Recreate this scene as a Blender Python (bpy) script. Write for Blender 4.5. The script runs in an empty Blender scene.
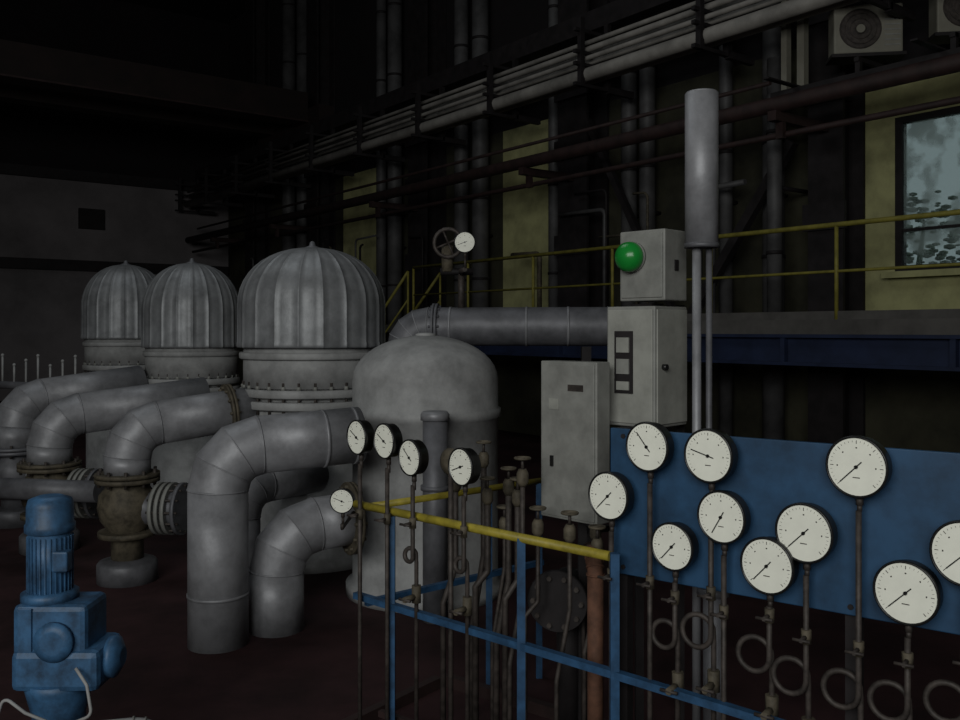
import bpy, bmesh, math, random
from mathutils import Vector, Matrix
random.seed(4)
V=Vector
# ---------------------------------------------------------------- materials
def mat(name,col,rough=.6,metal=0.0,var=.25,scale=6.0,bump=.0,col2=None,spec=.4):
    m=bpy.data.materials.new(name); m.use_nodes=True
    nt=m.node_tree; N=nt.nodes; L=nt.links
    b=N['Principled BSDF']
    b.inputs['Roughness'].default_value=rough
    b.inputs['Metallic'].default_value=metal
    b.inputs['Specular IOR Level'].default_value=spec
    tc=N.new('ShaderNodeTexCoord'); nz=N.new('ShaderNodeTexNoise')
    nz.inputs['Scale'].default_value=scale; nz.inputs['Detail'].default_value=6
    nz.inputs['Roughness'].default_value=.65
    L.new(tc.outputs['Object'],nz.inputs['Vector'])
    cr=N.new('ShaderNodeValToRGB')
    c2=col2 if col2 else tuple(c*(1-var) for c in col)
    c1=tuple(min(1,c*(1+var*.5)) for c in col)
    cr.color_ramp.elements[0].position=.35; cr.color_ramp.elements[1].position=.62
    cr.color_ramp.elements[0].color=(*c2,1); cr.color_ramp.elements[1].color=(*c1,1)
    L.new(nz.outputs['Fac'],cr.inputs['Fac']); L.new(cr.outputs['Color'],b.inputs['Base Color'])
    if bump>0:
        bp=N.new('ShaderNodeBump'); bp.inputs['Strength'].default_value=bump; bp.inputs['Distance'].default_value=.02
        L.new(nz.outputs['Fac'],bp.inputs['Height']); L.new(bp.outputs['Normal'],b.inputs['Normal'])
    return m
M={}
M['silver']=mat('aluminium_cladding',(.245,.245,.26),.5,.25,.28,5,.2,spec=.4)
M['silverd']=mat('aluminium_cladding_dull',(.13,.13,.142),.52,.25,.35,4,.2,spec=.35)
M['riser']=mat('dimmed_riser_cladding',(.085,.083,.085),.6,.2,.4,2,.1,spec=.3)  # darker copy of the silver cladding, gallery dimness put into the colour
M['dome']=mat('vessel_cladding_sheet',(.23,.235,.245),.48,.25,.35,3.5,.35,spec=.4)
M['pale']=mat('pale_painted_shell',(.29,.29,.29),.65,0,.3,4,.05)
M['steel']=mat('dark_steel',(.016,.013,.014),.7,.2,.4,5)
M['redsteel']=mat('red_oxide_steel',(.026,.013,.012),.7,.1,.4,5)
M['cranered']=mat('crane_girder_paint',(.012,.006,.005),.8,0,.4,2)
M['brown']=mat('rusty_brown_casting',(.09,.075,.052),.7,.1,.5,14,.2)
M['rust']=mat('rust_pipe',(.11,.05,.03),.8,.1,.5,10,.1)
M['tube']=mat('impulse_tube',(.055,.045,.04),.6,.2,.5,20)
M['blue']=mat('blue_panel_paint',(.016,.056,.12),.5,0,.4,4,.03)
M['bluer']=mat('blue_rail_paint',(.022,.07,.15),.5,0,.4,12)
M['bluep']=mat('blue_pump_paint',(.035,.10,.20),.5,0,.5,9,.1,col2=(.02,.045,.085))
M['navy']=mat('navy_beam_paint',(.012,.02,.052),.6,0,.3,3)
M['yellow']=mat('yellow_rail_paint',(.31,.25,.03),.5,0,.35,14)
M['yellowd']=mat('yellow_gallery_rail_paint',(.20,.175,.03),.6,0,.3,8)
M['white']=mat('gauge_dial_white',(.88,.88,.78),.5,0,.06,8)
M['black']=mat('gauge_black',(.012,.012,.012),.35,0,.2,8)
M['grey']=mat('cabinet_grey_paint',(.22,.22,.205),.5,0,.25,6,.02)
M['greyl']=mat('cabinet_light_grey',(.28,.28,.255),.5,0,.2,6)
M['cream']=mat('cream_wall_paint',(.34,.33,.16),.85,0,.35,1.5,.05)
M['darkwall']=mat('shade_toned_wall',(.036,.034,.020),.9,0,.55,.9,.05)  # dim olive: shade on the unlit wall put into its base colour
M['backwall']=mat('grey_back_wall',(.17,.155,.16),.9,0,.35,.35)
M['ceil']=mat('dark_roof_and_wall_top',(.008,.006,.007),.95,0,.3,.5)
M['floor']=mat('brown_red_floor',(.034,.015,.016),.85,0,.5,1.3,.05,spec=.2)
M['conc']=mat('concrete_slab',(.08,.075,.07),.9,0,.3,2)
M['beige']=mat('beige_plastic',(.20,.19,.155),.6,0,.1,6)
M['trayp']=mat('pale_pipe_paint',(.25,.235,.215),.65,0,.4,1.5)
M['leaf']=mat('foliage',(.14,.19,.13),.8,0,.5,3)
M['green']=mat('green_lens',(.01,.21,.03),.25,0,.1,6)
# dusty window glass
gm=bpy.data.materials.new('dusty_window_glass'); gm.use_nodes=True
nt=gm.node_tree; nt.nodes.clear(); NN=nt.nodes.new
o=NN('ShaderNodeOutputMaterial'); mx=NN('ShaderNodeMixShader'); tr=NN('ShaderNodeBsdfTransparent'); gl=NN('ShaderNodeBsdfGlossy')
mx2=NN('ShaderNodeMixShader'); tl=NN('ShaderNodeBsdfTranslucent'); tc=NN('ShaderNodeTexCoord'); nz=NN('ShaderNodeTexNoise'); rp=NN('ShaderNodeMapRange')
nz.inputs['Scale'].default_value=3.2; nz.inputs['Detail'].default_value=5
rp.inputs['From Min'].default_value=.42; rp.inputs['From Max'].default_value=.6; rp.inputs['To Min'].default_value=.1; rp.inputs['To Max'].default_value=.6
nt.links.new(tc.outputs['Object'],nz.inputs['Vector']); nt.links.new(nz.outputs['Fac'],rp.inputs['Value'])
tr.inputs['Color'].default_value=(.68,.75,.75,1); tl.inputs['Color'].default_value=(.42,.45,.43,1); gl.inputs['Roughness'].default_value=.05; mx.inputs[0].default_value=.06
nt.links.new(rp.outputs[0],mx2.inputs[0]); nt.links.new(tr.outputs[0],mx2.inputs[1]); nt.links.new(tl.outputs[0],mx2.inputs[2])
nt.links.new(mx2.outputs[0],mx.inputs[1]); nt.links.new(gl.outputs[0],mx.inputs[2]); nt.links.new(mx.outputs[0],o.inputs[0])
M['glass']=gm
# hall axes: the whole hall is squared up to the world axes
ROT=Matrix.Rotation(-math.atan2(.603,.798),3,'Z')
# ---------------------------------------------------------------- builder
def basis(ax):
    ax=V(ax).normalized(); h=V((0,0,1)) if abs(ax.z)<.95 else V((1,0,0))
    x=h.cross(ax).normalized(); y=ax.cross(x).normalized(); return x,y,ax
class B:
    def __init__(s,name): s.name=name; s.bm=bmesh.new(); s.mats=[]
    def mi(s,k):
        if k not in s.mats: s.mats.append(k)
        return s.mats.index(k)
    def rings(s,rs,k,smooth=True,caps=True,closed=False):
        mi=s.mi(k); vs=[[s.bm.verts.new(p) for p in r] for r in rs]; n=len(rs[0])
        rng=range(len(vs)) if closed else range(len(vs)-1)
        for i in rng:
            a=vs[i]; b=vs[(i+1)%len(vs)]
            for j in range(n):
                f=s.bm.faces.new((a[j],a[(j+1)%n],b[(j+1)%n],b[j])); f.smooth=smooth; f.material_index=mi
        if caps and not closed:
            f=s.bm.faces.new(list(reversed(vs[0]))); f.material_index=mi
            f=s.bm.faces.new(vs[-1]); f.material_index=mi
    def tube(s,pts,r,k,seg=14,closed=False,smooth=True,caps=True):
        pts=[V(p) for p in pts]; n=len(pts); rs=[]; up=None
        for i,p in enumerate(pts):
            if closed: t=(pts[(i+1)%n]-pts[i-1]).normalized()
            else:
                a=(p-pts[i-1]).normalized() if i>0 else None
                b=(pts[i+1]-p).normalized() if i<n-1 else None
                t=(a if b is None else b if a is None else (a+b)).normalized()
            if up is None: x,y,_=basis(t)
            else:
                x=(up-t*up.dot(t)).normalized(); y=t.cross(x)
            up=x
            rr=r[i] if isinstance(r,(list,tuple)) else r
            rs.append([p+(x*math.cos(2*math.pi*j/seg)+y*math.sin(2*math.pi*j/seg))*rr for j in range(seg)])
        s.rings(rs,k,smooth,caps,closed)
    def cyl(s,a,b,r,k,seg=20,r2=None): s.tube([a,b],[r,r if r2 is None else r2],k,seg)
    def lathe(s,prof,org,ax,k,seg=32,smooth=True):
        x,y,z=basis(ax); org=V(org)
        s.rings([[org+z*h+(x*math.cos(2*math.pi*j/seg)+y*math.sin(2*math.pi*j/seg))*max(r,.0008) for j in range(seg)] for r,h in prof],k,smooth)
    def box(s,c,size,k,R=None,bev=0):
        mt=Matrix.Translation(V(c))@(R.to_4x4() if R else Matrix.Identity(4))@Matrix.Diagonal((*size,1))
        r=bmesh.ops.create_cube(s.bm,size=1,matrix=mt); mi=s.mi(k)
        fs=set(f for v in r['verts'] for f in v.link_faces)
        for f in fs: f.material_index=mi
        if bev>0:
            es=list(set(e for v in r['verts'] for e in v.link_edges))
            q=bmesh.ops.bevel(s.bm,geom=es,offset=bev,segments=2,affect='EDGES',profile=.5)
            for f in q['faces']: f.material_index=mi
    def ball(s,c,r,k,sc=(1,1,1),seg=20):
        mt=Matrix.Translation(V(c))@Matrix.Diagonal((*sc,1))
        q=bmesh.ops.create_uvsphere(s.bm,u_segments=seg,v_segments=seg//2,radius=r,matrix=mt); mi=s.mi(k)
        for f in set(f for v in q['verts'] for f in v.link_faces): f.material_index=mi; f.smooth=True
    def beam(s,a,b,w,h,k):
        a=V(a);b=V(b); z=(b-a).normalized(); x,y,_=basis(z)
        R=Matrix((x,y,z)).transposed(); s.box((a+b)/2,(w,h,(b-a).length),k,R)
    def done(s,org=None):
        bmesh.ops.recalc_face_normals(s.bm,faces=s.bm.faces)
        bmesh.ops.rotate(s.bm,verts=s.bm.verts,cent=(0,0,0),matrix=ROT)
        vs=[v.co for v in s.bm.verts]
        lo=V([min(v[i] for v in vs) for i in range(3)]); hi=V([max(v[i] for v in vs) for i in range(3)])
        org=V(((lo.x+hi.x)/2,(lo.y+hi.y)/2,lo.z))
        bmesh.ops.translate(s.bm,verts=s.bm.verts,vec=-org)
        me=bpy.data.meshes.new(s.name); s.bm.to_mesh(me); s.bm.free()
        for k in s.mats: me.materials.append(M[k])
        ob=bpy.data.objects.new(s.name,me); ob.location=org
        bpy.context.scene.collection.objects.link(ob); return ob
def fillet(pts,R,n=5):
    pts=[V(p) for p in pts]; out=[pts[0]]; arcs=[]
    for i in range(1,len(pts)-1):
        p=pts[i]; a=(pts[i-1]-p).normalized(); b=(pts[i+1]-p).normalized()
        th=a.angle(b)
        if th>3.1: out.append(p); continue
        t=R/math.tan(th/2); c=p+(a+b).normalized()*(R/math.sin(th/2))
        s0=(p+a*t)-c; s1=(p+b*t)-c; om=s0.angle(s1)
        for j in range(n+1):
            f=j/n; q=c+s0*(math.sin((1-f)*om)/math.sin(om))+s1*(math.sin(f*om)/math.sin(om))
            arcs.append(len(out)); out.append(q)
    out.append(pts[-1]); return out,arcs
def pipe(name,pts,r,R,k='silver',n=3,ring='silver',flanges=(),seg=32,joints=()):
    b=B(name); path,arcs=fillet(pts,R,n)
    # lobster-back: every gore is its own straight tube so seams stay crisp
    rs=[];up=None;N_=len(path)
    for i,p in enumerate(path):
        a=(p-path[i-1]).normalized() if i>0 else None
        c=(path[i+1]-p).normalized() if i<N_-1 else None
        t=(a if c is None else c if a is None else (a+c)).normalized()
        if up is None: x,y,_=basis(t)
        else: x=(up-t*up.dot(t)).normalized(); y=t.cross(x)
        up=x; ring_=[]
        m=1.0; md=None
        if a is not None and c is not None:
            ca=a.dot(c)
            if ca<.9999:
                md=(c-a).normalized(); m=1/math.sqrt((1+ca)/2)
        for j in range(seg):
            q=(x*math.cos(2*math.pi*j/seg)+y*math.sin(2*math.pi*j/seg))*r
            if md is not None: q=q+md*(q.dot(md))*(m-1)
            ring_.append(p+q)
        rs.append(ring_)
    for i in range(N_-1): b.rings([rs[i],rs[i+1]],k,True,caps=(i in (0,N_-2)))
    for i in arcs:
        t=(path[i+1]-path[i-1]).normalized()
        b.cyl(path[i]-t*.004,path[i]+t*.004,r+.005,ring,seg)
    for (p,d,fr_,fk) in flanges:
        p=V(p); d=V(d).normalized(); b.cyl(p-d*.025,p-d*.003,fr_,fk,28); b.cyl(p+d*.003,p+d*.025,fr_,fk,28)
        x,y,_=basis(d)
        for j in range(12):
            q=p+(x*math.cos(j*math.pi/6)+y*math.sin(j*math.pi/6))*(fr_-.03)
            b.cyl(q-d*.045,q+d*.045,.012,fk,6)
    for (p,d) in joints:
        p=V(p); d=V(d).normalized(); b.cyl(p-d*.01,p+d*.01,r+.005,ring,seg)
    return b.done()
# ---------------------------------------------------------------- frames
O=V((4.97,9.3,0)); u=V((-.603,.798,0)).normalized(); nn=V((.798,.603,0)).normalized()
def W(s,o,z): return O+u*s+nn*o+V((0,0,z))
RG=Matrix((-u,nn,V((0,0,1)))).transposed()
def gbox(b,s0,s1,o0,o1,z0,z1,k,bev=0):
    b.box(W((s0+s1)/2,(o0+o1)/2,(z0+z1)/2),(s1-s0,o1-o0,z1-z0),k,RG,bev)
PL=V((.52,3.6,0)); w=V((.8,-.6,0)); bk=V((.6,.8,0)); fr=-bk
RP=Matrix((w,bk,V((0,0,1)))).transposed()
GN=V((-.70,-.714,0)).normalized()
def Pn(t,o,z): return PL+w*t+bk*o+V((0,0,z))
# ---------------------------------------------------------------- room
b=B('floor'); gbox(b,-22,24.3,-26,1.85,-.2,0,'floor'); b.done()
b=B('ceiling'); gbox(b,-22,24.3,-26,1.85,12,12.2,'ceil'); b.done()
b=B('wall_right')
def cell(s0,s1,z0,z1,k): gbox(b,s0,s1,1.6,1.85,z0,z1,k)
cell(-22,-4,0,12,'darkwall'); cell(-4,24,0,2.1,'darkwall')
cell(-4,1.97,5.3,12,'ceil'); cell(1.97,24,5.95,12,'ceil')  # upper wall coloured near-black for the darkness overhead
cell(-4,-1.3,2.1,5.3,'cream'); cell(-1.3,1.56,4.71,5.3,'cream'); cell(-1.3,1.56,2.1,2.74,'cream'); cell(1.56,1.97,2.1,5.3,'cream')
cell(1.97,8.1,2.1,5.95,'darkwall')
cell(8.1,9.6,2.1,5.95,'cream'); cell(9.6,14.2,2.1,5.95,'darkwall'); cell(14.2,16.2,2.1,5.95,'cream'); cell(16.2,24,2.1,5.95,'darkwall')  # cream kept for the lit bays, shade-dark colour between them
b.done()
b=B('wall_back'); gbox(b,24,24.3,-26,1.85,0,6.5,'backwall'); gbox(b,24,24.3,-26,1.85,6.5,12,'ceil'); b.done()  # top band painted near-black in place of unlit wall
b=B('wall_back_framing')
gbox(b,23.75,24,-25.9,1.5,3.75,4.05,'steel'); gbox(b,23.85,24,-25.9,1.5,6.4,6.7,'steel')
for o_ in (-5.6,-11,-16): gbox(b,23.7,23.99,o_,o_+.4,0,11.9,'steel')
gbox(b,23.85,23.99,-3.0,-2.3,5.0,5.6,'steel'); gbox(b,23.8,23.99,-9.3,-8.9,4.1,6,'silverd')
b.done()
b=B('wall_left'); gbox(b,-22,24.3,-26.3,-26,0,12,'darkwall'); b.done()
b=B('wall_front'); gbox(b,-22.3,-22,-26,1.85,0,12,'darkwall'); b.done()
# window
b=B('window_1')
for (a,c,z0,z1) in ((-1.3,1.56,2.74,2.82),(-1.3,1.56,4.63,4.71),(1.47,1.56,2.82,4.63),(-1.3,-1.21,2.82,4.63),(-.1,-.03,2.82,4.63)):
    gbox(b,a,c,1.6,1.72,z0,z1,'steel')
for z_ in (3.25,): gbox(b,-1.21,1.47,1.62,1.68,z_,z_+.035,'steel')
gbox(b,-1.21,1.47,1.645,1.655,2.82,4.63,'glass'); b.done()
b=B('window_sill'); gbox(b,-1.4,1.66,1.45,1.6,2.66,2.74,'cream'); b.done()
# trees outside
for i in range(4):
    b=B('tree'); c=W(-1.0+i*2.2,7.5+i*.9,0)
    b.tube([c,c+V((.05,0,1.5)),c+V((0,.1,3.2)),c+V((.1,0,4.4))],[.16,.12,.08,.03],'leaf',8)
    for j in range(330):
        a=random.uniform(0,6.28); z_=random.uniform(1.0,5.0); rr=1.5*math.sqrt(random.random())*(1.15-abs(z_-2.6)/3.2)
        q=c+V((math.cos(a)*rr,math.sin(a)*rr,z_))
        b.ball(q,random.uniform(.04,.11),'leaf',(1.3,1,.6),seg=6)
    b.done()
b=B('ground_outside'); gbox(b,-10,20,1.9,16,-.2,0,'leaf'); b.done()
# ---------------------------------------------------------------- gallery structure
for i,(s_,wd) in enumerate(((2.2,.5),(7.0,.72),(11.9,.7),(16.9,.6),(21,.6),(-4,.5))):
    b=B('steel_column')
    gbox(b,s_-wd/2,s_+wd/2,1.05,1.1,0,12,'steel'); gbox(b,s_-wd/2,s_+wd/2,1.53,1.58,0,12,'steel'); gbox(b,s_-.05,s_+.05,1.1,1.53,0,12,'steel')
    for z_ in (3.3,4.95,6.0): gbox(b,s_-wd/2-.05,s_+wd/2+.05,1.0,1.05,z_,z_+.35,'steel')
    b.done()
b=B('diagonal_brace'); b.beam(W(4.3,.93,2.2),W(2.6,.93,4.5),.13,.13,'steel'); b.done()
b=B('diagonal_brace'); b.beam(W(4.6,.93,2.2),W(6.5,.93,5.5),.1,.1,'steel'); b.done()
b=B('walkway_slab'); gbox(b,-9,10.5,-.15,1.0,1.95,2.12,'conc'); gbox(b,10.5,23.7,.8,1.0,1.95,2.12,'conc'); b.done()
b=B('walkway_beam'); gbox(b,-9,10.5,-.1,.0,1.58,1.95,'navy'); gbox(b,-9,10.5,-.2,.1,1.91,1.949,'navy'); gbox(b,-9,10.5,-.2,.1,1.58,1.62,'navy')
for s_ in range(-8,11,2): gbox(b,s_-.03,s_+.03,-.18,-.1,1.62,1.91,'navy')
b.done()
for s_ in (-6,-1,4,9):
    b=B('walkway_support_post'); gbox(b,s_-.1,s_+.1,-.15,.05,0,1.579,'steel'); b.done()
b=B('walkway_railing')
b.cyl(W(-8,0,3.22),W(10.4,0,3.22),.03,'yellowd',10); b.cyl(W(-8,0,2.68),W(10.4,0,2.68),.018,'yellowd',8)
s_=-7.6
while s_<10.5: b.cyl(W(s_,0,2.12),W(s_,0,3.22),.024,'yellowd',8); s_+=1.8
gbox(b,-8,10.4,-.01,.01,2.121,2.22,'conc'); b.done()
b=B('steel_staircase')
for i in range(11):
    gbox(b,10.52+i*.25,10.80+i*.25,.03,.77,1.93-i*.19,1.96-i*.19,'steel')
for o_ in (0,.77):
    b.beam(W(10.6,o_,1.95),W(13.3,o_,0.12),.2,.04,'yellowd')
    b.cyl(W(10.6,o_,3.15),W(13.3,o_,1.05),.028,'yellowd',8); b.cyl(W(10.6,o_,2.6),W(13.3,o_,.55),.018,'yellowd',8)
    for f in (0,.33,.66,1): b.cyl(W(10.6+2.7*f,o_,1.95-1.9*f),W(10.6+2.7*f,o_,3.15-2.1*f),.022,'yellowd',8)
b.done()
# vertical risers
for (s_,o_,r_,z0,z1) in ((3.15,1.3,.15,0,11.9),(2.75,.75,.1,2.12,5.6),(5.5,1.3,.13,0,11.9),(5.9,1.3,.13,0,11.9),(4.0,1.35,.1,0,11.9),(9.95,1.3,.17,0,11.9),(10.6,1.3,.15,0,11.9),(13.2,1.3,.17,0,11.9),(13.8,1.3,.12,0,11.9),(17.9,1.3,.18,0,11.9),(7.75,1.3,.1,0,11.9),(18.8,1.3,.18,0,11.9)):
    b=B('riser_pipe'); b.cyl(W(s_,o_,z0),W(s_,o_,z1),r_,'riser',18)
    z_=3.0
    while z_<z1-.3: b.cyl(W(s_,o_,z_),W(s_,o_,z_+.05),r_+.012,'steel',18); z_+=1.6
    b.cyl(W(s_,o_,3.9),W(s_,1.6,3.9),.03,'steel',8); b.done()
for i in range(16):
    s_=random.uniform(2.6,21); o_=.93; z1=random.uniform(3.2,4.3)
    b=B('wall_conduit'); s2=s_+random.uniform(-1.2,1.2)
    b.tube(fillet([W(s_,o_,2.12),W(s_,o_,z1),W(s2,o_,z1+.02)],.1,4)[0],random.uniform(.02,.045),random.choice(['steel','riser','redsteel','brown']),8); b.done()
# pipe rack
b=B('pipe_rack')
for (o_,z_,r_) in ((-.05,5.87,.10),(.22,5.9,.09),(-.05,6.12,.035),(0,6.27,.045),(.1,6.42,.035),(.25,6.3,.05),(.1,6.1,.04)):
    b.tube([W(-9,o_,z_),W(23.2,o_,z_)],r_,'trayp',12)
s_=-8
while s_<24:
    gbox(b,s_-.04,s_+.04,-.2,-.12,5.68,6.72,'steel'); gbox(b,s_-.04,s_+.04,.36,.44,5.68,6.72,'steel')
    for z_ in (5.68,5.99,6.17,6.5): gbox(b,s_-.03,s_+.03,-.3,.4,z_,z_+.05,'steel')
    gbox(b,s_-.04,s_+.04,.4,.95,5.66,5.76,'steel'); s_+=2.25
b.done()
b=B('crane_runway_pipe')
b.tube([W(-9,0,4.77),W(23.2,0,4.77)],.1,'redsteel',12); b.tube([W(-9,.15,4.42),W(23.2,.15,4.42)],.04,'redsteel',8)
b.tube([W(2.5,.3,5.15),W(23.2,.3,5.15)],.03,'redsteel',8)
for s_ in (-4,2.2,7,11.9,16.9,21): gbox(b,s_-.06,s_+.06,-.1,1.04,4.56,4.68,'redsteel'); gbox(b,s_-.05,s_+.05,.05,.12,4.36,4.6,'redsteel')
b.done()
# air conditioners on a steel bracket frame
for (px_,py_,z_) in ((4.62,10.80,5.27),(5.62,10.35,5.38)):
    b=B('air_conditioner_outdoor_unit'); c0=V((px_,py_,z_+.3)); yy=V((-.15,-1,0)).normalized(); xx=V((1,-.15,0)).normalized(); RA=Matrix((xx,-yy,V((0,0,1)))).transposed()
    b.box(c0,(.78,.3,.58),'beige',RA,.02)
    c=c0+yy*.15-xx*.09
    for r_ in (.06,.12,.18,.23):
        b.tube([c+yy*.012+(xx*math.cos(a*math.pi/12)+V((0,0,1))*math.sin(a*math.pi/12))*r_ for a in range(24)],.006,'tube',6,closed=True)
    b.cyl(c-yy*.002,c+yy*.004,.24,'tube',28); b.cyl(c,c+yy*.02,.05,'beige',16)
    for i in range(7): b.box(c0+yy*.153+xx*.27+V((0,0,-.2+i*.06)),(.18,.006,.015),'grey',RA)
    b.box(c0+V((0,0,-.31)),(.84,.34,.04),'steel',RA); b.done()
b=B('ac_support_frame'); 
gbox(b,2.15,2.25,.5,.6,4.95,7.0,'beige'); gbox(b,2.4,2.48,.5,.6,4.95,7.0,'beige'); gbox(b,-2,2.5,.55,.65,4.95,5.05,'steel'); gbox(b,-2,2.5,.3,.4,4.95,5.02,'steel')
for s_ in (-1.6,.3,2.1): gbox(b,s_,s_+.08,-.3,1.6,5.02,5.04,'steel')
for s_ in (.2,1.3): gbox(b,s_,s_+.06,.3,1.6,5.15,5.2,'steel'); gbox(b,s_,s_+.06,.32,.38,5.0,5.2,'steel')
b.done()
# overhead crane
b=B('crane_runway_beam'); gbox(b,-22,24,.5,.95,6.78,7.1,'steel'); b.done()
b=B('overhead_crane'); 
gbox(b,15.4,19.1,.5,.9,7.1,7.5,'cranered')
gbox(b,16,16.5,-25.9,.5,7.2,7.9,'cranered'); gbox(b,18,18.5,-25.9,.5,7.2,7.9,'cranered'); gbox(b,15.5,19,-13,-11,7.91,8.9,'cranered')
gbox(b,15.97,16.53,-25.9,.5,7.16,7.2,'redsteel'); b.done()
# ---------------------------------------------------------------- vessels
def vessel(x,y,R,ztop,zcl,ng=20,domek='dome',straight=.42):
    b=B('heat_exchanger_vessel'); c=V((x,y,0)); Z=V((0,0,1)); rb=R*.9
    b.lathe([(rb+.06,0),(rb+.06,.08),(rb,.1),(rb,zcl-.52)],c,Z,'pale',48)
    b.lathe([(rb-.02,zcl-.53),(rb-.02,zcl+.02)],c,Z,'pale',48)
    for z0,z1 in ((zcl-.52,zcl-.45),(zcl-.42,zcl-.35),(zcl-.1,zcl-.04)):
        b.lathe([(R-.02,z0),(R-.01,z0+.01),(R-.01,z1-.01),(R-.02,z1)],c,Z,'pale',48)
    b.lathe([(rb+.02,zcl-.34),(rb+.02,zcl-.0)],c,Z,'pale',48)
    for j in range(28):
        a=j*math.pi/14; q=c+V((math.cos(a),math.sin(a),0))*(R-.045)
        b.cyl(q+Z*(zcl-.56),q+Z*(zcl-.29),.012,'tube',6)
        b.cyl(q+Z*(zcl-.35),q+Z*(zcl-.32),.02,'grey',6)
    h=ztop-zcl; hs=h*straight; prof=[(R,0),(R+.004,.015),(R+.004,.04),(R,.05),(R,hs)]
    for i in range(1,12):
        a=i/11*math.pi/2; prof.append((max(.03,R*math.cos(a)**.9),hs+(h-hs)*math.sin(a)))
    rs=[]
    rnd=[random.uniform(.2,1.3) for _ in range(ng)]
    for (r_,z_) in prof:
        ring=[]
        for gI in range(ng):
            for f,d in ((0,.008),(.04,.008),(.07,.0),(.3,.005),(.5,.007),(.7,.005),(.97,0)):
                dd=d if f<.06 else d*rnd[gI]
                a=(gI+f)*2*math.pi/ng; rr=r_+dd*min(1,r_/R*1.3); ring.append(c+V((math.cos(a)*rr,math.sin(a)*rr,zcl+z_)))
        rs.append(ring)
    b.rings(rs,domek,True)
    b.lathe([(.07,0),(.07,.015),(.03,.03),(.022,.06),(.012,.07)],c+Z*(ztop-.012),Z,'silverd',14)
    return b.done()
vessel(-1.49,8.0,.64,2.73,1.85)
vessel(-3.36,10.5,.55,2.78,1.80)
vessel(-4.88,12.4,.56,2.90,1.88)
b=B('domed_storage_vessel'); c=V((-.42,6.95,0)); Z=V((0,0,1)); R=.56
pr=[(R+.05,0),(R+.05,.08),(R,.1),(R,1.33),(R+.02,1.34),(R+.02,1.40),(R,1.41),(R,1.62)]
for i in range(1,11):
    a=i/10*math.pi/2; pr.append((max(.02,R*math.cos(a)),1.62+.34*math.sin(a)))
b.lathe(pr,c,Z,'pale',56)
b.lathe([(.08,0),(.08,.02),(.03,.03)],c+Z*1.95,Z,'pale',16)
b.done()
def valve(x,y,ztop,R,k='brown',side=None):
    b=B('flanged_valve'); c=V((x,y,0)); Z=V((0,0,1)); h=ztop
    b.lathe([(R*1.5,h-.03),(R*1.5,h-.001)],c,Z,k); b.lathe([(R*1.5,h-.07),(R*1.5,h-.037)],c,Z,k)
    b.lathe([(R*1.0,h-.07),(R*1.05,h-.12),(R*1.3,h-.17),(R*1.38,h-.27),(R*1.25,h-.37),(R*.9,h-.45),(R*.75,h-.5),(R*.75,.16)],c,Z,k)
    b.lathe([(R*1.35,h-.5),(R*1.35,h-.46)],c,Z,k)
    b.lathe([(R*1.4,.0),(R*1.4,.14),(R*1.3,.16),(R*.7,.18)],c,Z,'silverd')
    for j in range(10):
        a=j*math.pi/5; q=c+V((math.cos(a),math.sin(a),0))*R*1.32; b.cyl(q+Z*(h-.1),q+Z*(h+.03),.013,'tube',6)
    if side:
        d=V(side).normalized(); q=c+Z*(h-.28)
        b.cyl(q,q+d*.3,R*.8,'silverd'); 
        for e in (.26,.31,.36,.44): b.cyl(q+d*e,q+d*(e+.03),R*1.25,'grey' if e<.4 else 'silverd',28)
        b.cyl(q+d*.3,q+d*.46,R*.95,'silverd')
        x_,y_,_=basis(d)
        for j in range(12): 
            t_=q+(x_*math.cos(j*math.pi/6)+y_*math.sin(j*math.pi/6))*R*1.1; b.cyl(t_+d*.24,t_+d*.49,.01,'tube',6)
    b.done()
# big pipes
pipe('insulated_pipe',[(-1.67,5.74,0),(-1.67,5.74,1.24),(-.82,6.12,1.29)],.188,.27,joints=(((-1.67,5.74,.32),(0,0,1)),((-1.05,6.01,1.276),(1,.43,.04)),((-.86,6.09,1.287),(1,.43,.04))))
pipe('insulated_pipe',[(-1.36,6.02,0),(-1.36,6.02,.66),(-.85,6.3,.69)],.18,.28,flanges=(((-.9,6.27,.69),(1,.5,0),.25,'brown'),))
pipe('insulated_pipe',[(-1.8,6.75,0),(-1.8,6.75,.82),(-1.35,7.4,.82)],.15,.22,'silver')
pipe('insulated_pipe',[(-2.82,7.2,.86),(-2.82,7.2,1.22),(-1.93,7.73,1.34)],.178,.26,flanges=(((-2.12,7.61,1.316),(1,.59,.13),.23,'brown'),))
valve(-2.82,7.2,.86,.165,'brown',(1,-.1,0))
pipe('insulated_pipe',[(-3.92,8.2,.8),(-3.92,8.2,1.2),(-2.75,9.0,1.34)],.19,.28)
valve(-3.92,8.2,.8,.18,'brown',(1,-.1,0))
pipe('insulated_pipe',[(-4.8,9.3,.8),(-4.8,9.3,1.26),(-3.85,10.2,1.4)],.2,.28)
valve(-4.8,9.3,.8,.18,'silverd',(1,-.1,0))
pipe('header_pipe',[(-4.5,7.7,0),(-4.5,7.7,.66),(-3.15,7.45,.66)],.09,.15,'silverd')
pipe('main_steam_pipe',[(-.64,7.78,0),(-.64,7.78,2.03),(1.3,7.6,2.03),(1.3,9.6,2.03)],.165,.2,'silverd',n=4,joints=(((-.25,7.745,2.03),(1,-.09,0)),((.4,7.685,2.03),(1,-.09,0)),((.75,7.65,2.03),(1,-.09,0))),flanges=(((-.38,7.757,2.03),(1,-.09,0),.2,'silverd'),))
b=B('pipe_hanger_stand'); b.beam((.9,7.64,0),(.9,7.64,1.86),.08,.08,'steel'); b.done()
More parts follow.
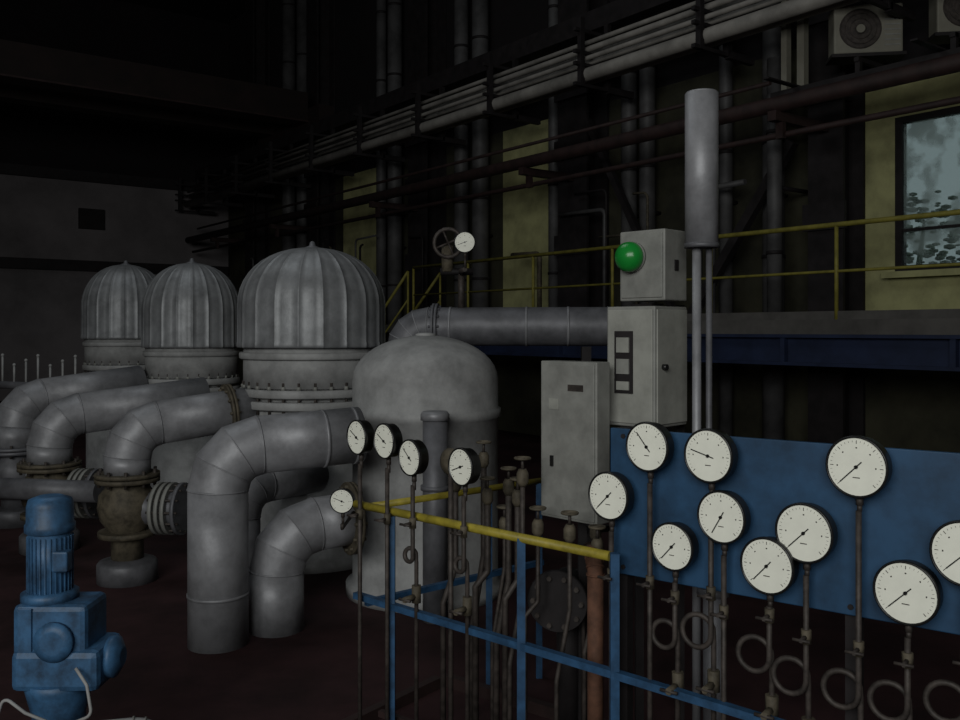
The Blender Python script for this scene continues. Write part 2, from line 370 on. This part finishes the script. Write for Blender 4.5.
b=B('vertical_branch_pipe'); b.cyl((-.31,6.2,0),(-.31,6.2,1.40),.085,'silverd',24); b.lathe([(.1,1.38),(.1,1.42),(.085,1.44)],(-.31,6.2,0),(0,0,1),'silver',24); b.cyl((-.31,6.2,.9),(-.31,6.2,.93),.1,'silverd',24); b.done()
b=B('stud_rack')
for i in range(12):
    x=-7.1+i*.2; y=12.0-.1*i; h_=1.56+.06*((i*7)%3); b.cyl((x,y,1.3),(x,y,h_),.014,'pale',6); b.ball((x,y,h_),.022,'pale',seg=8)
b.tube([(-7.2,12.05,1.3),(-4.8,10.85,1.3)],.05,'silverd',10)
for q in ((-7.1,12.0),(-5.8,11.35)): b.cyl((*q,0),(*q,1.3),.04,'steel',8)
b.done()
# ---------------------------------------------------------------- gauges
def gauge(p,nrm,dia,ang=225,stem=.06,back=None):
    b=B('pressure_gauge'); p=V(p); n=V(nrm).normalized(); up=V((0,0,1)); rt=up.cross(n).normalized(); r=dia/2
    b.lathe([(r*.93,-.052),(r*.97,-.048),(r*.97,-.012),(r*1.03,-.01),(r*1.03,.004),(r*1.0,.008),(r*.96,.008),(r*.95,.0)],p,n,'black',40)
    b.lathe([(r*.945,.0005),(r*.945,.0025)],p,n,'white',40)
    R=lambda a:Matrix(((rt*math.cos(a)+up*math.sin(a)),(-rt*math.sin(a)+up*math.cos(a)),n)).transposed()
    def mark(a,r0,r1,wd,k='black',h=.0035):
        d=rt*math.cos(a)+up*math.sin(a); b.box(p+d*(r0+r1)/2+n*h,(abs(r1-r0),wd,.001),k,R(a))
    for i in range(31):
        a=math.radians(225-i*9); mj=i%5==0
        mark(a,r*(.76 if mj else .81),r*.87,.002 if mj else .0008,'tube')
        if mj and 0<i<30: mark(a+.0,r*.61,r*.65,.005,'tube'); 
    mark(math.radians(270),r*.34,r*.37,.02*dia/.17,'tube')
    a=math.radians(ang); mark(a,-r*.25,r*.74,.0036,'black',.006)
    b.lathe([(.006,.003),(.006,.009)],p,n,'black',14)
    b.cyl(p-up*r-n*.025,p-up*(r+.03)-n*.025,.013,'tube',6); b.cyl(p-up*(r+.03)-n*.025,p-up*(r+stem)-n*.025,.009,'tube',8)
    if back: b.cyl(p-n*.045,p-n*.045+bk*(back-.045),.02,'tube',10)
    return b.done()
def siphon(p,ztop,zl,r,zbot,R=RP,tr=.0105,loop=True,name='siphon_tube'):
    b=B(name); x=R.col[0]; y=R.col[1]; p=V(p)
    pts=[p+V((0,0,ztop))]
    if loop:
        pts.append(p+V((0,0,zl)))
        for i in range(1,24):
            a=-i*2*math.pi/24; pts.append(p+x*(r*(math.cos(a)-1))+y*(.026*i/24)+V((0,0,zl+r*math.sin(a))))
        pts.append(p+y*.026+V((0,0,zl-.03)))
        pts.append(p+y*.026+V((0,0,zbot)))
    else: pts.append(p+V((0,0,zbot)))
    b.tube(pts,tr,'tube',8)
    zv=zl+.13
    b.cyl(p+V((0,0,zv)),p+V((0,0,zv+.05)),.018,'brown',6)
    b.cyl(p+V((0,0,zv+.025)),p+V((0,0,zv+.025))-y*.06,.008,'tube',6); b.cyl(p+V((0,0,zv+.025))-y*.055-x*.03,p+V((0,0,zv+.025))-y*.055+x*.03,.006,'tube',6)
    if loop:
        zq=max(zbot+.05,zl-.22); b.cyl(p+y*.026+V((0,0,zq)),p+y*.026+V((0,0,zq+.08)),.024,'brown',6); b.cyl(p+y*.026+V((0,0,zq+.03)),p-y*.06+V((0,0,zq+.03)),.014,'brown',6); b.cyl(p-y*.055-x*.035+V((0,0,zq+.03)),p-y*.055+x*.035+V((0,0,zq+.03)),.007,'tube',6)
    b.done()
PG=[(.165,1.546,.19,130),(.415,1.532,.198,165),(.94,1.539,.205,225),(-.005,1.336,.19,225),(.27,1.173,.18,228),(.465,1.31,.192,240),(.765,1.292,.205,225),(.635,1.157,.2,228),(1.093,1.141,.205,225),(1.265,1.294,.205,225),(1.5,1.5,.2,225)]
LP=[.86,.86,.765,.86,.82,.80,.77,.82,.76,.8,.8]
for i,(t,z,d,a) in enumerate(PG):
    gauge(Pn(t,-.005,z),GN,d,a,.05,.079)
    r_=(.05 if d<.181 else .06)
    siphon(Pn(t,.02,0),z-d/2-.05,LP[i],r_,.075,loop=(i not in (0,3,5)))
b=B('instrument_panel')
c=Pn(.88,.085,1.305); b.box(c,(1.84,.02,.59),'blue',RP,.004)
for z_ in (1.03,1.58): b.box(Pn(.88,.11,z_),(1.84,.04,.03),'blue',RP)
for t in (-.0,.9,1.75): b.box(Pn(t,.125,.8),(.05,.05,1.6),'steel',RP)
for t in (.02,.9,1.74):
    for z_ in (1.04,1.57): b.cyl(Pn(t,.075,z_),Pn(t,.07,z_),.01,'steel',8)
b.done()
b=B('impulse_manifold'); b.cyl(Pn(.08,.04,.04),Pn(1.9,.04,.04),.035,'brown',12)
for t in (.08,1.9): b.cyl(Pn(t,.04,.04),Pn(t,.04,.0),.03,'brown',12)
b.done()
# foreground railing
b=B('safety_railing')
b.cyl(Pn(0,.0,1.095),Pn(-1.42,.0,1.14),.02,'yellow',12)
b.cyl((-.56,4.42,1.13),(.36,5.2,1.13),.018,'yellow',12)
b.beam(Pn(-1.42,.0,.69),Pn(.7,.0,.60),.035,.03,'bluer')
b.beam(Pn(.0,.05,.12),Pn(-1.3,.05,.12),.03,.03,'redsteel')
for t in (-1.18,-.43,.02): b.beam(Pn(t,.0,0),Pn(t,.0,1.11),.035,.035,'bluer')
for q in ((.05,4.95),(.34,5.18)): b.beam((*q,0),(*q,1.12),.035,.035,'bluer')
b.beam((-.56,4.42,.66),(.36,5.2,.66),.03,.03,'bluer'); b.done()
for (t,z,a) in ((-1.35,1.48,150),(-1.17,1.475,150),(-1.01,1.41,140),(-.71,1.395,200)):
    gauge(Pn(t,-.06,z),GN+V((-.06,.06,0)),.165,a,.07)
    siphon(Pn(t,-.04,0),z-.08-.05,.95,.03,.0,loop=(t in(-1.01,-.71)))
gauge((-.86,5.6,.935),(-.15,-1,0),.15,160,.07); 
b=B('gauge_tapping'); b.tube([(-.86,5.62,.79),(-.86,5.62,.76),(-.86,5.95,.76),(-.86,6.12,.76)],.012,'tube',8); b.done()
gauge((-.125,7.38,2.72),(-.1,-1,0),.17,200,.12)
b=B('gauge_standpipe'); b.cyl((-.16,7.72,2.19),(-.16,7.72,2.5),.03,'tube',10); b.tube([(-.16,7.72,2.48),(-.16,7.6,2.5),(-.125,7.42,2.5)],.02,'tube',8)
b.cyl((-.28,7.72,2.5),(-.28,7.72,2.72),.05,'brown',12); b.cyl((-.34,7.72,2.5),(-.06,7.72,2.5),.03,'steel',8)
b.tube([V((-.27,7.66,2.74))+V((math.cos(a*math.pi/10),0,math.sin(a*math.pi/10)))*.12 for a in range(20)],.018,'tube',6,closed=True)
for a in range(4): b.cyl(V((-.27,7.66,2.74)),V((-.27,7.66,2.74))+V((math.cos(a*math.pi/2+.4),0,math.sin(a*math.pi/2+.4)))*.12,.01,'tube',6)
b.done()
for i in range(12):
    t=-1.08+i*.072+random.uniform(-.02,.02); o_=.15+random.uniform(0,.5); zt=random.uniform(1.05,1.38)
    b=B('impulse_tube'); p=Pn(t,o_,0)
    b.tube(fillet([p+V((0,0,0)),p+V((0,0,.45+random.uniform(0,.3))),p+V((.06,.02,.55+random.uniform(.2,.3))),p+V((.06,.02,zt))],.02,3)[0],random.uniform(.009,.016),'tube',8)
    b.lathe([(.018,0),(.028,.02),(.028,.06),(.018,.08)],p+V((.06,.02,zt-.08)),(0,0,1),'brown',12)
    b.cyl(p+V((.06,.02,zt)),p+V((.06,.02,zt+.05)),.008,'tube',6)
    b.tube([p+V((.06,.02,zt+.05))+V((math.cos(a*math.pi/8),math.sin(a*math.pi/8),0))*.035 for a in range(16)],.006,'brown',6,closed=True); b.cyl(p+V((.025,.02,zt+.05)),p+V((.095,.02,zt+.05)),.004,'brown',6)
    b.done()
b=B('needle_valve'); p=Pn(-.88,.08,1.385); b.lathe([(.03,-.03),(.06,-.02),(.066,0),(.05,.015),(.02,.03)],p,fr,'brown',20); b.cyl(p+V((0,0,-.05)),Pn(-.88,.08,0),.012,'tube',8); b.done()
b=B('blind_flange'); c=V((.36,4.2,.73)); b.lathe([(.14,0),(.145,.01),(.145,.03),(.13,.035),(.13,.07),(.09,.08),(.09,.3)],c,(.3,1,0),'steel',32)
for j in range(10):
    x_,y_,z_=basis((.3,1,0)); q=c+(x_*math.cos(j*math.pi/5)+y_*math.sin(j*math.pi/5))*.115; b.cyl(q-z_*.02,q+z_*.05,.012,'tube',6)
b.cyl((.44,4.47,0),(.44,4.47,.73),.06,'steel',14); b.done()
pipe('rusty_riser_pipe',[(.50,3.9,0),(.50,3.9,1.0),(.50,4.1,1.0)],.035,.06,'rust',ring='rust')
b=B('grey_drain_pipe'); b.cyl((.975,3.75,0),(.975,3.75,1.0),.045,'silverd',20); b.lathe([(.07,.9),(.07,.93)],(.975,3.75,0),(0,0,1),'silverd',20); b.lathe([(.07,0),(.07,.03)],(.975,3.75,0),(0,0,1),'silverd',20); b.done()
# ---------------------------------------------------------------- cabinets
rx=V((.71,-.704,0)); ry=V((.704,.71,0)); RB=Matrix((rx,ry,V((0,0,1)))).transposed()
b=B('alarm_light_box'); c=V((.819,4.254,2.30)); b.box(c,(.25,.186,.328),'grey',RB,.006)
b.box(c-ry*.096,(.225,.008,.3),'grey',RB,.003)
q=c-ry*.1+V((-.03,.03,.04)); b.lathe([(.07,0),(.07,.015),(.062,.018)],q,-ry,'grey',28)
b.lathe([(.066,.012),(.072,.03),(.068,.055),(.05,.078),(.022,.09),(.002,.094)],q,-ry,'green',28)
b.box(c+rx*.127,(.006,.03,.05),'steel',RB); b.done()
b=B('switch_cabinet'); c=V((.796,4.29,1.83)); b.box(c,(.27,.27,.56),'grey',RB,.006); b.box(c-ry*.138,(.25,.008,.53),'greyl',RB,.003)
b.box(c-ry*.145+rx*-.03+V((0,0,.02)),(.10,.012,.29),'steel',RB); b.box(c-ry*.153+rx*-.03+V((0,0,.1)),(.07,.01,.07),'greyl',RB); b.box(c-ry*.153+rx*-.03+V((0,0,.0)),(.07,.01,.07),'grey',RB); b.box(c-ry*.153+rx*-.03+V((0,0,-.09)),(.07,.01,.04),'greyl',RB)
b.box(c+rx*.139,(.008,.25,.53),'greyl',RB,.003); b.cyl(c+rx*.143+ry*-.08,c+rx*.165+ry*-.08,.014,'black',10); b.box(c+V((0,0,.2875)),(.12,.1,.014),'steel',RB); b.done()
b=B('switch_cabinet'); c=V((.448,4.253,1.48)); b.box(c,(.337,.1,.745),'grey',RB,.005); b.box(c-ry*.053,(.315,.008,.72),'grey',RB,.003)
b.box(c-ry*.058+rx*-.08+V((0,0,.17)),(.06,.004,.05),'greyl',RB); b.box(c-ry*.058+rx*-.09+V((0,0,-.1)),(.015,.02,.05),'black',RB); b.box(c-ry*.058+rx*.05+V((0,0,.25)),(.09,.004,.03),'tube',RB); b.done()
b=B('cabinet_stand')
for q in ((.80,4.52),(.98,4.42)): b.beam((*q,0),(*q,2.12),.04,.04,'steel')
b.beam((.50,4.40,0),(.50,4.40,1.6),.04,.04,'steel'); b.beam((.50,4.40,1.02),(.80,4.52,1.02),.03,.03,'steel'); b.done()
b=B('vent_pipe'); b.cyl((.985,4.0,2.38),(.985,4.0,3.05),.073,'silver',28); b.lathe([(.073,0),(.068,.006),(.001,.01)],(.985,4.0,3.05),(0,0,1),'silver',28)
b.lathe([(.076,0),(.076,.02)],(.985,4.0,2.365),(0,0,1),'silverd',28)
b.cyl((.963,4.0,0),(.963,4.0,2.37),.020,'silver',12); b.cyl((1.018,4.0,0),(1.018,4.0,2.37),.014,'silverd',12)
b.done()
# ---------------------------------------------------------------- blue vertical pump
b=B('electric_pump'); c=V((-1.91,4.0,0)); Z=V((0,0,1))
b.lathe([(.05,1.265),(.09,1.25),(.098,1.22),(.098,1.15),(.105,1.14),(.105,1.11),(.088,1.10)],c,Z,'bluep',24)
b.lathe([(.09,.82),(.09,1.12)],c,Z,'bluep',24)
for j in range(28):
    a=j*math.pi/14; d=V((math.cos(a),math.sin(a),0)); b.box(c+d*.091+Z*.97,(.010,.005,.24),'bluep',Matrix.Rotation(a,3,'Z'))
b.box(c+V((.08,-.06,.99)),(.07,.06,.09),'bluep',None,.008)
b.lathe([(.1,.80),(.12,.81),(.12,.84),(.1,.85)],c,Z,'bluep',24)
b.box(c+V((.05,0,.69)),(.32,.24,.24),'bluep',None,.025); b.box(c+V((.08,0,.53)),(.38,.28,.18),'bluep',None,.03)
b.lathe([(.09,0),(.09,.03),(.065,.045),(.04,.06)],c+V((.265,0,.55)),(1,0,0),'bluep',24)
b.lathe([(.085,0),(.085,.02),(.05,.03)],c+V((.08,-.13,.66)),(0,-1,0),'bluep',24)
b.box(c+V((-.05,-.125,.70)),(.06,.01,.2),'bluep',None,.003)
b.lathe([(.16,0),(.16,.03),(.12,.06),(.11,.3),(.14,.42),(.15,.46)],c+V((.04,0,0)),Z,'bluep',24)
for j in range(8):
    a=j*math.pi/4; b.cyl(c+V((.04+math.cos(a)*.14,math.sin(a)*.14,.0)),c+V((.04+math.cos(a)*.14,math.sin(a)*.14,.05)),.012,'tube',6)
b.done()
b=B('pump_cable'); b.tube(fillet([(-1.72,3.83,.56),(-1.66,3.8,.5),(-1.63,3.78,.38),(-1.75,3.76,.34),(-1.9,3.76,.4),(-2.0,3.78,.46),(-2.06,3.8,.3),(-2.06,3.8,.01)],.03,4)[0],.007,'pale',8); b.done()
pipe('suction_pipe',[(-1.95,3.5,0),(-1.95,3.5,.385),(-1.3,3.65,.385),(-1.3,3.65,0)],.05,.1,'pale',ring='grey',n=5)
b=B('floor_trench_curb'); b.box(Pn(-.5,.75,.03),(1.9,.05,.06),'redsteel',RP); b.box(Pn(-1.47,.1,.03),(.05,1.2,.06),'redsteel',RP); b.done()
# ---------------------------------------------------------------- lights
def area(name,loc,tgt,sx,sy,p,col):
    l=bpy.data.lights.new(name,'AREA'); l.shape='RECTANGLE'; l.size=sx; l.size_y=sy; l.energy=p; l.color=col
    ob=bpy.data.objects.new(name,l); ob.location=ROT@V(loc); ob.rotation_euler=(ROT@(V(tgt)-V(loc))).to_track_quat('-Z','Y').to_euler()
    bpy.context.scene.collection.objects.link(ob)
area('hall_window_light',(-3,-5.5,5.0),(0,7,1.2),8,4,660,(.98,1,.97))
area('roof_skylight',(-4,8,11.5),(-3,8.5,0),6,4,110,(.9,.97,1))
wd=bpy.data.worlds.new('overcast_sky'); bpy.context.scene.world=wd; wd.use_nodes=True
wd.node_tree.nodes['Background'].inputs[0].default_value=(.78,.86,.88,1); wd.node_tree.nodes['Background'].inputs[1].default_value=.42
# ---------------------------------------------------------------- camera
cd=bpy.data.cameras.new('camera'); cd.sensor_width=36; cd.lens=33.75; cd.shift_y=-.03125; cd.clip_end=200
co=bpy.data.objects.new('camera',cd); co.location=(0,0,2.0); co.rotation_euler=(math.pi/2,0,-math.atan2(.603,.798))
bpy.context.scene.collection.objects.link(co); bpy.context.scene.camera=co
try:
    bpy.context.scene.view_settings.view_transform='Standard'
except Exception: pass
